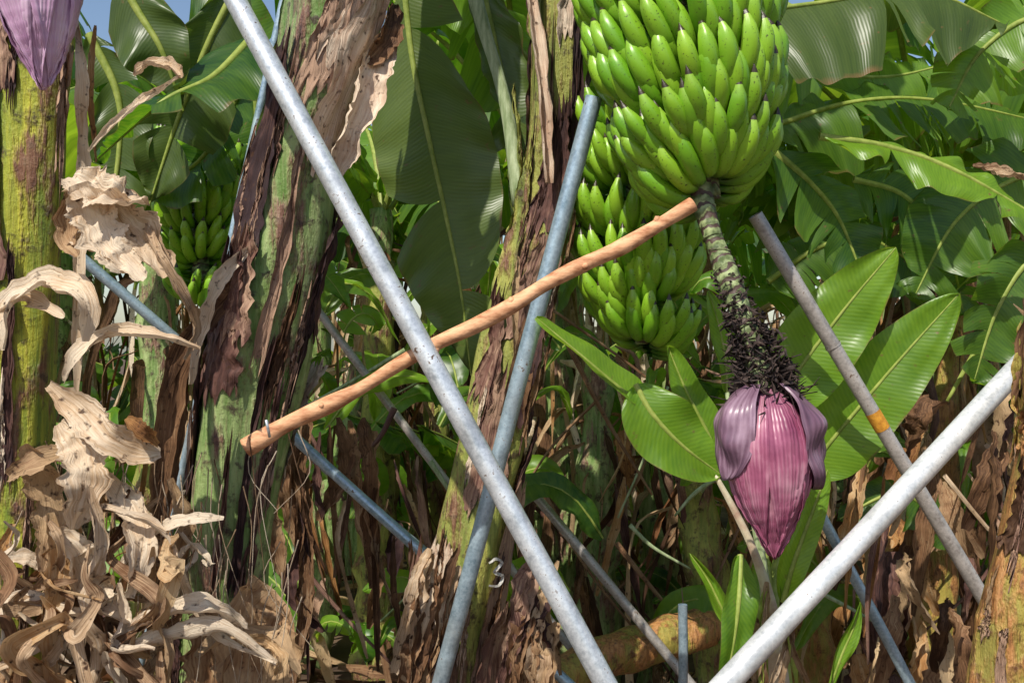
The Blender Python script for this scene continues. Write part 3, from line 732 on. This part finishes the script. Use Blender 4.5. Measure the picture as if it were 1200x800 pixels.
# ------------------------------------------------------------------ dry leaves, left
dl = empty('dry_banana_leaves'); mb = MB()
def RB(pts, w, mat=M_dry, **k):
    d = pts[0][2]; ribbon(mb, [P(*p) for p in pts], w * d / F * 1.25, mat, **k)
d0 = 1.95
def Q(l, d=d0): return [(a, b, d + .035 * math.sin(i * 2.1 + a)) for i, (a, b) in enumerate(l)]
wide = dict(n=60, cols=12, crum=.2, fq=.6, taper=.35)
RB(Q([(82, 208), (108, 222), (140, 232), (172, 240)]), 50, tw=.5, tw1=.9, curl=.5, rnd=.7, **wide)
RB(Q([(92, 215), (108, 250), (125, 285), (150, 318)]), 46, tw=.2, tw1=.5, curl=.5, rnd=.85, **wide)
RB(Q([(125, 222), (145, 250), (168, 275), (192, 325)]), 44, tw=-.3, tw1=.6, curl=.7, rnd=.65, **wide)
RB(Q([(78, 285), (105, 282), (140, 300), (168, 328)]), 30, tw=.9, tw1=.3, curl=.6, rnd=.8, **wide)
RB(Q([(95, 205), (82, 240), (80, 275), (92, 300)]), 26, M_dryb, tw=.8, tw1=.1, curl=.9, rnd=.8, cols=8, crum=.2, fq=.5)
RB(Q([(104, 178), (140, 140), (180, 112), (212, 90)]), 13, tw=.2, curl=1.3, rnd=.8)
RB(Q([(158, 90), (175, 78), (200, 80), (212, 92)]), 22, tw=.6, curl=1.2, rnd=.6, crum=.15)
RB(Q([(88, 10), (97, 90), (98, 180), (96, 260), (92, 360), (90, 470)], 2.02), 17, tw=.2, tw1=.5, curl=1.0, rnd=.7, n=60)
RB(Q([(112, 30), (104, 110), (112, 190)], 2.05), 9, M_dryo, tw=.2, tw1=1.5, curl=1.0, rnd=.5, n=40)
RB(Q([(-10, 370), (20, 345), (60, 332), (98, 350), (98, 400)]), 34, tw=.5, tw1=1.0, curl=.9, rnd=.8, crum=.15, fq=.5, n=50, cols=8)
RB(Q([(5, 410), (10, 365), (35, 352), (75, 372)]), 26, tw=.9, tw1=.2, curl=.9, rnd=.6, crum=.15, fq=.5)
RB(Q([(76, 448), (92, 415), (130, 394), (180, 396), (234, 410)]), 26, tw=.4, tw1=1.2, curl=1.1, rnd=.75, n=50, crum=.12)
RB(Q([(58, 450), (95, 480), (125, 512), (160, 530), (188, 532)]), 38, tw=-.2, tw1=.6, curl=.8, rnd=.6, crum=.15, fq=.5, n=50, cols=8)
RB(Q([(148, 490), (165, 505), (185, 522)]), 20, M_dryo, tw=.3, tw1=.9, curl=1.0, rnd=.4, crum=.15)
RB(Q([(172, 262), (185, 300), (215, 350), (228, 385), (215, 420)]), 17, tw=.5, tw1=1.6, curl=1.2, rnd=.5, n=40)
RB(Q([(70, 495), (95, 525), (100, 565), (85, 620)]), 46, tw=.2, tw1=1.0, curl=.6, rnd=.6, crum=.18, fq=.6, n=50, cols=9)
RB(Q([(10, 560), (40, 545), (85, 540), (115, 590)]), 34, M_dryb, tw=.2, tw1=.7, curl=.8, rnd=.8, crum=.15, fq=.5, n=50, cols=8)
RB(Q([(30, 520), (50, 560), (60, 610), (50, 670)]), 36, M_dryb, tw=.2, tw1=.9, curl=.6, rnd=.9, crum=.15, fq=.5, n=50, cols=9)
RB(Q([(120, 555), (150, 590), (165, 640), (150, 700)]), 34, tw=.1, tw1=.9, curl=.8, rnd=.75, crum=.2, fq=.6, n=50, cols=9)
RB(Q([(60, 620), (95, 650), (110, 700), (150, 730)]), 40, tw=.3, tw1=1.1, curl=.8, rnd=.8, crum=.2, fq=.6, n=50, cols=9)
RB(Q([(200, 560), (215, 610), (205, 660), (222, 720)], 2.15), 26, M_dryb, tw=.1, tw1=1.3, curl=.9, rnd=.8, crum=.2, n=50, cols=8)
RB(Q([(150, 740), (190, 720), (240, 712), (290, 735)]), 30, tw=.6, tw1=1.2, curl=.9, rnd=.85, crum=.2, fq=.6, n=50, cols=8)
RB(Q([(230, 770), (270, 745), (320, 750), (350, 790)], 2.1), 30, M_dryb, tw=.6, tw1=1.2, curl=.9, rnd=.95, crum=.2, fq=.6, n=50, cols=8)
RB(Q([(95, 590), (140, 600), (190, 625), (205, 665), (225, 710), (262, 745), (325, 775)]), 16, tw=.2, tw1=4.4, curl=1.1, rnd=.75, n=80)
RB(Q([(140, 665), (175, 630), (215, 612), (262, 608)]), 20, tw=.2, tw1=.9, curl=.6, rnd=1.0, crum=.1)
RB(Q([(40, 765), (100, 735), (150, 760), (205, 745), (260, 735), (328, 778)]), 24, tw=.8, tw1=3.6, curl=1.1, rnd=.8, n=80)
RB(Q([(295, 748), (315, 755), (328, 772), (320, 790)]), 16, M_dryo, tw=.2, tw1=.9, curl=1.2, rnd=.7)
RB(Q([(105, 570), (115, 640), (95, 700), (110, 780), (90, 830)]), 26, tw=.3, tw1=3.8, curl=1.0, rnd=.55, n=70)
RB(Q([(60, 600), (70, 680), (55, 740), (60, 830)]), 30, M_dryo, tw=.1, tw1=1.2, curl=1.0, rnd=.8, n=50)
RB(Q([(0, 660), (30, 655), (60, 665), (110, 640)]), 22, tw=.3, tw1=.8, curl=1.0, rnd=.9)
RB(Q([(-10, 710), (30, 700), (90, 720), (140, 700), (170, 690)]), 18, tw=.3, tw1=2.0, curl=1.0, rnd=.9)
RB(Q([(180, 640), (175, 700), (195, 760), (190, 830)]), 16, M_dryb, tw=.3, tw1=2.0, curl=1.0)
RB(Q([(205, 660), (225, 640), (245, 660), (238, 655)]), 12, tw=.3, tw1=2.0, curl=1.0)
for _ in range(44):
    x = R.uniform(-10, 225); y = R.uniform(570, 760); dd = R.uniform(1.9, 2.15)
    pts = [(x, y, dd)]; dx = R.uniform(-30, 30); amp = R.uniform(8, 40); ph = R.uniform(0, 6)
    nn_ = R.randint(4, 7); stp = R.uniform(18, 42)
    for k in range(1, nn_):
        pts.append((x + dx * k / nn_ * 2 + amp * math.sin(ph + k * 1.9), y + k * stp * R.uniform(.6, 1.2), dd + R.uniform(-.06, .06)))
    RB(pts, R.uniform(6, 26), R.choice([M_dry, M_dry, M_dryb, M_dryo]), tw=R.uniform(-1, 1), tw1=R.uniform(-3.0, 3.5), curl=R.uniform(.6, 1.5), crum=.15, n=56)
for _ in range(90):
    x = R.uniform(-10, 360); y = R.uniform(500, 720); dd = R.uniform(1.95, 2.3)
    pts = [P(x, y, dd), P(x + R.uniform(-20, 20), y + 50, dd), P(x + R.uniform(-40, 40), y + R.uniform(80, 160), dd)]
    tube(mb, pts, [.0014, .0010, .0007], M_dry, n=8, sides=4, cap=False, rnd=R.random())
mb.obj('ribbons', dl)

mb = MB()
def RB2(pts, w, mat=M_dryb, **k): ribbon(mb, [P(*p) for p in pts], w * pts[0][2] / F * 1.2, mat, **k)
RB2([(300, 285, 2.35), (262, 320, 2.33), (235, 380, 2.33), (222, 450, 2.35)], 18, M_dry, tw=.5, tw1=1.0, curl=1.1)
RB2([(285, 320, 2.36), (245, 370, 2.36), (205, 440, 2.36), (185, 560, 2.38), (170, 700, 2.38)], 30, tw=.2, tw1=.9, curl=.9, rnd=.3)
RB2([(225, 400, 2.4), (205, 500, 2.4), (190, 600, 2.4), (175, 750, 2.4)], 26, tw=.2, tw1=.4, curl=.9, rnd=.4)
RB2([(330, 700, 2.3), (312, 720, 2.3), (300, 790, 2.3), (300, 850, 2.3)], 90, M_dryb, tw=.1, tw1=.2, curl=.6, rnd=.75, cols=10, taper=.2, crum=.1)
RB2([(250, 710, 2.3), (245, 760, 2.3), (240, 850, 2.3)], 50, M_dryb, tw=.3, tw1=.2, curl=.9, rnd=.6, cols=10, taper=.2, crum=.1)
RB2([(458, 10, 2.5), (445, 60, 2.45), (428, 110, 2.42), (408, 160, 2.4), (392, 210, 2.42)], 46, M_sheathp, tw=.7, tw1=.5, curl=1.3, rnd=.8, cols=9, crum=.14, n=50)
RB2([(462, 5, 2.5), (455, 45, 2.45), (430, 75, 2.42)], 30, M_dryb, tw=.7, tw1=.5, curl=1.3, rnd=.4, cols=9)
for _ in range(20):
    x = R.uniform(320, 470); y = R.uniform(480, 660)
    RB2([(x, y, 3.2), (x + R.uniform(-15, 15), y + 60, 3.2), (x + R.uniform(-30, 30), y + R.uniform(100, 220), 3.22)], R.uniform(6, 30), R.choice([M_dryb, M_dryb, M_sheath, M_dry]), tw=R.uniform(-1, 1), tw1=R.uniform(-1, 1), curl=1.0, rnd=R.uniform(.1, .6))
mb.obj('dry_sheaths', pl2)

mb = MB()
for _ in range(26):
    x = R.choice([R.uniform(475, 530), R.uniform(600, 640)]); y = R.uniform(640, 740)
    RB2([(x + 15, y, 2.6), (x, y + 50, 2.58), (x + R.uniform(-30, 30), y + R.uniform(90, 200), 2.6)], R.uniform(12, 32), R.choice([M_dryb, M_dryb, M_dry, M_sheath]), tw=R.uniform(-1, 1), tw1=R.uniform(-1, 1), curl=1.0)
for _ in range(6):
    x = R.uniform(605, 640); y = R.uniform(270, 420)
    RB2([(x, y, 2.66), (x - R.uniform(0, 22), y + 50, 2.64), (x - R.uniform(0, 40), y + 120, 2.66)], R.uniform(8, 18), R.choice([M_dryb, M_sheath, M_dry]), tw=R.uniform(-1, 1), tw1=R.uniform(-1, 1), curl=1.0)
mb.obj('dry_sheaths', pl3)

mb = MB()
for _ in range(75):
    x = R.uniform(1000, 1230); y = R.uniform(430, 740) + (1200 - x) * .3; dd = R.uniform(2.9, 4.4)
    ln = R.uniform(60, 190); sx = R.uniform(-50, 50)
    RB2([(x, y, dd), (x + sx * .3, y + ln * .35, dd - .05), (x + sx, y + ln, dd)], R.uniform(8, 42), R.choice([M_dryb, M_dryb, M_dryo, M_dryo, M_sheath]), tw=R.uniform(-1.3, 1.3), tw1=R.uniform(-1.8, 1.8), curl=R.uniform(.4, 1.3), n=22, crum=.25)
for _ in range(14):
    x = R.uniform(960, 1230); y = R.uniform(400, 700); dd = R.uniform(2.9, 4.2); a = R.uniform(-.9, .9); ln = R.uniform(80, 220)
    tube(mb, [P(x, y, dd), P(x + math.sin(a) * ln * .5 + R.uniform(-12, 12), y + math.cos(a) * ln * .5, dd), P(x + math.sin(a) * ln, y + math.cos(a) * ln, dd)], [R.uniform(.004, .012), .004], R.choice([M_dryb, M_dry, M_sheath]), n=10, sides=6)
mb.obj('dry_hanging_leaves')
mb = MB()
for _ in range(80):
    x = R.uniform(330, 960); y = R.uniform(480, 720); dd = R.uniform(3.6, 5.4)
    ln = R.uniform(60, 170); sx = R.uniform(-40, 40)
    RB2([(x, y, dd), (x + sx * .3, y + ln * .35, dd - .05), (x + sx, y + ln, dd)], R.uniform(4, 20), R.choice([M_dryb, M_dryb, M_sheath, M_dryo]), tw=R.uniform(-1.3, 1.3), tw1=R.uniform(-1.3, 1.3), curl=R.uniform(.4, 1.3), n=14, crum=.2)
for _ in range(50):
    x = R.uniform(330, 960); y = R.uniform(350, 700); dd = R.uniform(3.3, 5.2); a = R.uniform(-1.1, 1.1); ln = R.uniform(80, 240)
    tube(mb, [P(x, y, dd), P(x + math.sin(a) * ln * .5 + R.uniform(-12, 12), y + math.cos(a) * ln * .5, dd), P(x + math.sin(a) * ln, y + math.cos(a) * ln, dd)], [R.uniform(.004, .012), .004], R.choice([M_dryb, M_pet, M_sheath]), n=10, sides=6)
mb.obj('dry_hanging_leaves')

mb = MB()
tube(mb, [P(640, 800, 3.4), P(720, 765, 3.5), P(800, 742, 3.6), P(870, 715, 3.7)], [.07, .075, .07, .06], M_tr4, n=40, sides=18, wob=.3)
mb.obj('fallen_banana_stem')

# ------------------------------------------------------------------ understory greens
mb = MB()
for _ in range(170):
    d = R.uniform(3.4, 6.0); u = R.uniform(330, 1000) if R.random() < .6 else R.uniform(80, 1250); v = R.uniform(330, 780)
    b = P(u, v, d); a = R.uniform(0, 6.28); h = Vector((math.cos(a), math.sin(a) * .6, 0)); l = R.uniform(.15, .6)
    leaf(mb, [b, b + h * l * .3 + Vector((0, 0, l * .3)), b + h * l * .7 + Vector((0, 0, l * .35)), b + h * l + Vector((0, 0, l * R.uniform(-.3, .3)))],
         R.uniform(.012, .085), (R.uniform(-.3, .3), -.8, .7), mat=R.choice([M_leaf_far, M_leaf_fary, M_leaf_fary]), fold=R.uniform(0, .4), tears=R.choice([0, 0, 3]), seg=16, cols=3, ribr=.004)
mb.obj('understory_foliage')

# ------------------------------------------------------------------ background plantation
var = []
for k in range(5):
    m = MB(); h = R.uniform(1.9, 2.5); lean = Vector((R.uniform(-.25, .25), R.uniform(-.2, .2), 0))
    tube(m, [Vector((0, 0, -.05)), lean * .4 + Vector((0, 0, h * .5)), lean + Vector((0, 0, h))], [.15, .12, .08], R.choice([M_tr3, M_tr2]), n=24, sides=16, wob=.35)
    crown(m, lean + Vector((0, 0, h - .08)), 8, 1.9, .30, tears=9, mats=[M_leaf_far, M_leaf_far, M_leaf_fary], seg=40, cols=3, fall=(70, 150))
    skirt(m, lean * .8 + Vector((0, 0, h * .85)), .1, 20)
    skirt(m, lean * .4 + Vector((0, 0, h * .5)), .12, 12)
    for _ in range(5):
        a = R.uniform(0, 6.28); hh = Vector((math.cos(a), math.sin(a), 0)); b = hh * .3
        leaf(m, [b, b + hh * .1 + Vector((0, 0, .5)), b + hh * .35 + Vector((0, 0, 1.0)), b + hh * .8 + Vector((0, 0, 1.2))], R.uniform(.1, .17), (0, 0, 1),
             mat=M_leaf_far, side=Vector((-hh.y, hh.x, 0)), tears=3, seg=20, cols=3, petiole=.3, ribr=.01)
    o = m.obj('banana_plant'); var.append(o)
spots = []
for row, (d, sp) in enumerate([(5.0, 2.0), (6.6, 1.9), (8.4, 1.9), (10.6, 2.0), (13.4, 2.1), (17, 2.3), (22, 2.6)]):
    half = d * .6 + 1.2; n = int(2 * half / sp)
    for i in range(n + 1):
        spots.append((-half + 2 * half * i / n + R.uniform(-.4, .4), d + R.uniform(-.4, .4)))
for i, (x, y) in enumerate(spots):
    if i < 5: o = var[i]
    else:
        o = bpy.data.objects.new('banana_plant', var[i % 5].data); bpy.context.collection.objects.link(o)
    o.location = (x, y, 0); o.rotation_euler = (0, 0, R.uniform(0, 6.28)); s = R.uniform(.95, 1.2) * (1 if y < 7.5 else 1.1 if y < 12 else 1.25); o.scale = (s, s, s * R.uniform(.98, 1.12))

for k in range(9):
    u = [360, 440, 500, 700, 770, 850, 950, 1080, 160][k]; d = R.uniform(3.7, 5.2); b = P(u, 400, d); b.z = -.05
    h = R.uniform(1.2, 2.2); ln = Vector((R.uniform(-.3, .3), R.uniform(-.2, .2), 0))
    m = MB(); tube(m, [b, b + ln * .4 + Vector((0, 0, h * .5)), b + ln + Vector((0, 0, h))], [.11, .09, .055], R.choice([M_tr3, M_tr4, M_tr2]), n=24, sides=16, wob=.5)
    skirt(m, b + ln * .8 + Vector((0, 0, h * .9)), .07, 12, L=(.3, .9), W=(.015, .06), mats=[M_dryb, M_sheath, M_dryb, M_dryo])
    m.obj('dead_banana_stem')

def crown_obj(parent, c, n, az0, span, **k):
    m = MB(); crown(m, c, n, 1.7, .24, az0=az0, azspan=span, mats=[M_leaf, M_leaf_young], **k); m.obj('leaf_crown', parent)
crown_obj(pl2, Vector(T2.S[0][:3]), 5, .3, 2.4)
crown_obj(pl3, Vector(T3.S[0][:3]), 4, .2, 2.2)

# ------------------------------------------------------------------ light
az = math.radians(-26); el = math.radians(50)
to_sun = Vector((math.sin(az) * math.cos(el), -math.cos(az) * math.cos(el), math.sin(el)))
sd = bpy.data.lights.new('sun', 'SUN'); sd.energy = 5.0; sd.angle = math.radians(.5); sd.color = (1, .95, .84)
so = bpy.data.objects.new('sun', sd); bpy.context.collection.objects.link(so)
so.rotation_euler = to_sun.to_track_quat('Z', 'Y').to_euler(); so.location = to_sun * 20
w = bpy.data.worlds.new('World'); bpy.context.scene.world = w; w.use_nodes = True
wn = w.node_tree.nodes; wl = w.node_tree.links; bg = wn['Background']
sky = wn.new('ShaderNodeTexSky'); sky.sky_type = 'NISHITA'; sky.sun_disc = False; sky.sun_elevation = el
sky.sun_rotation = math.atan2(to_sun.x, to_sun.y)
wl.new(sky.outputs[0], bg.inputs[0]); bg.inputs[1].default_value = 0.135

cam = bpy.data.cameras.new('camera'); cam.lens = F * 36 / 1200; cam.sensor_width = 36; cam.clip_end = 500
co = bpy.data.objects.new('camera', cam); bpy.context.collection.objects.link(co)
co.location = (0, 0, CAM_H); co.rotation_euler = (math.radians(90), 0, 0); bpy.context.scene.camera = co
sc = bpy.context.scene
sc.view_settings.view_transform = 'Standard'; sc.view_settings.look = 'None'; sc.view_settings.exposure = 0
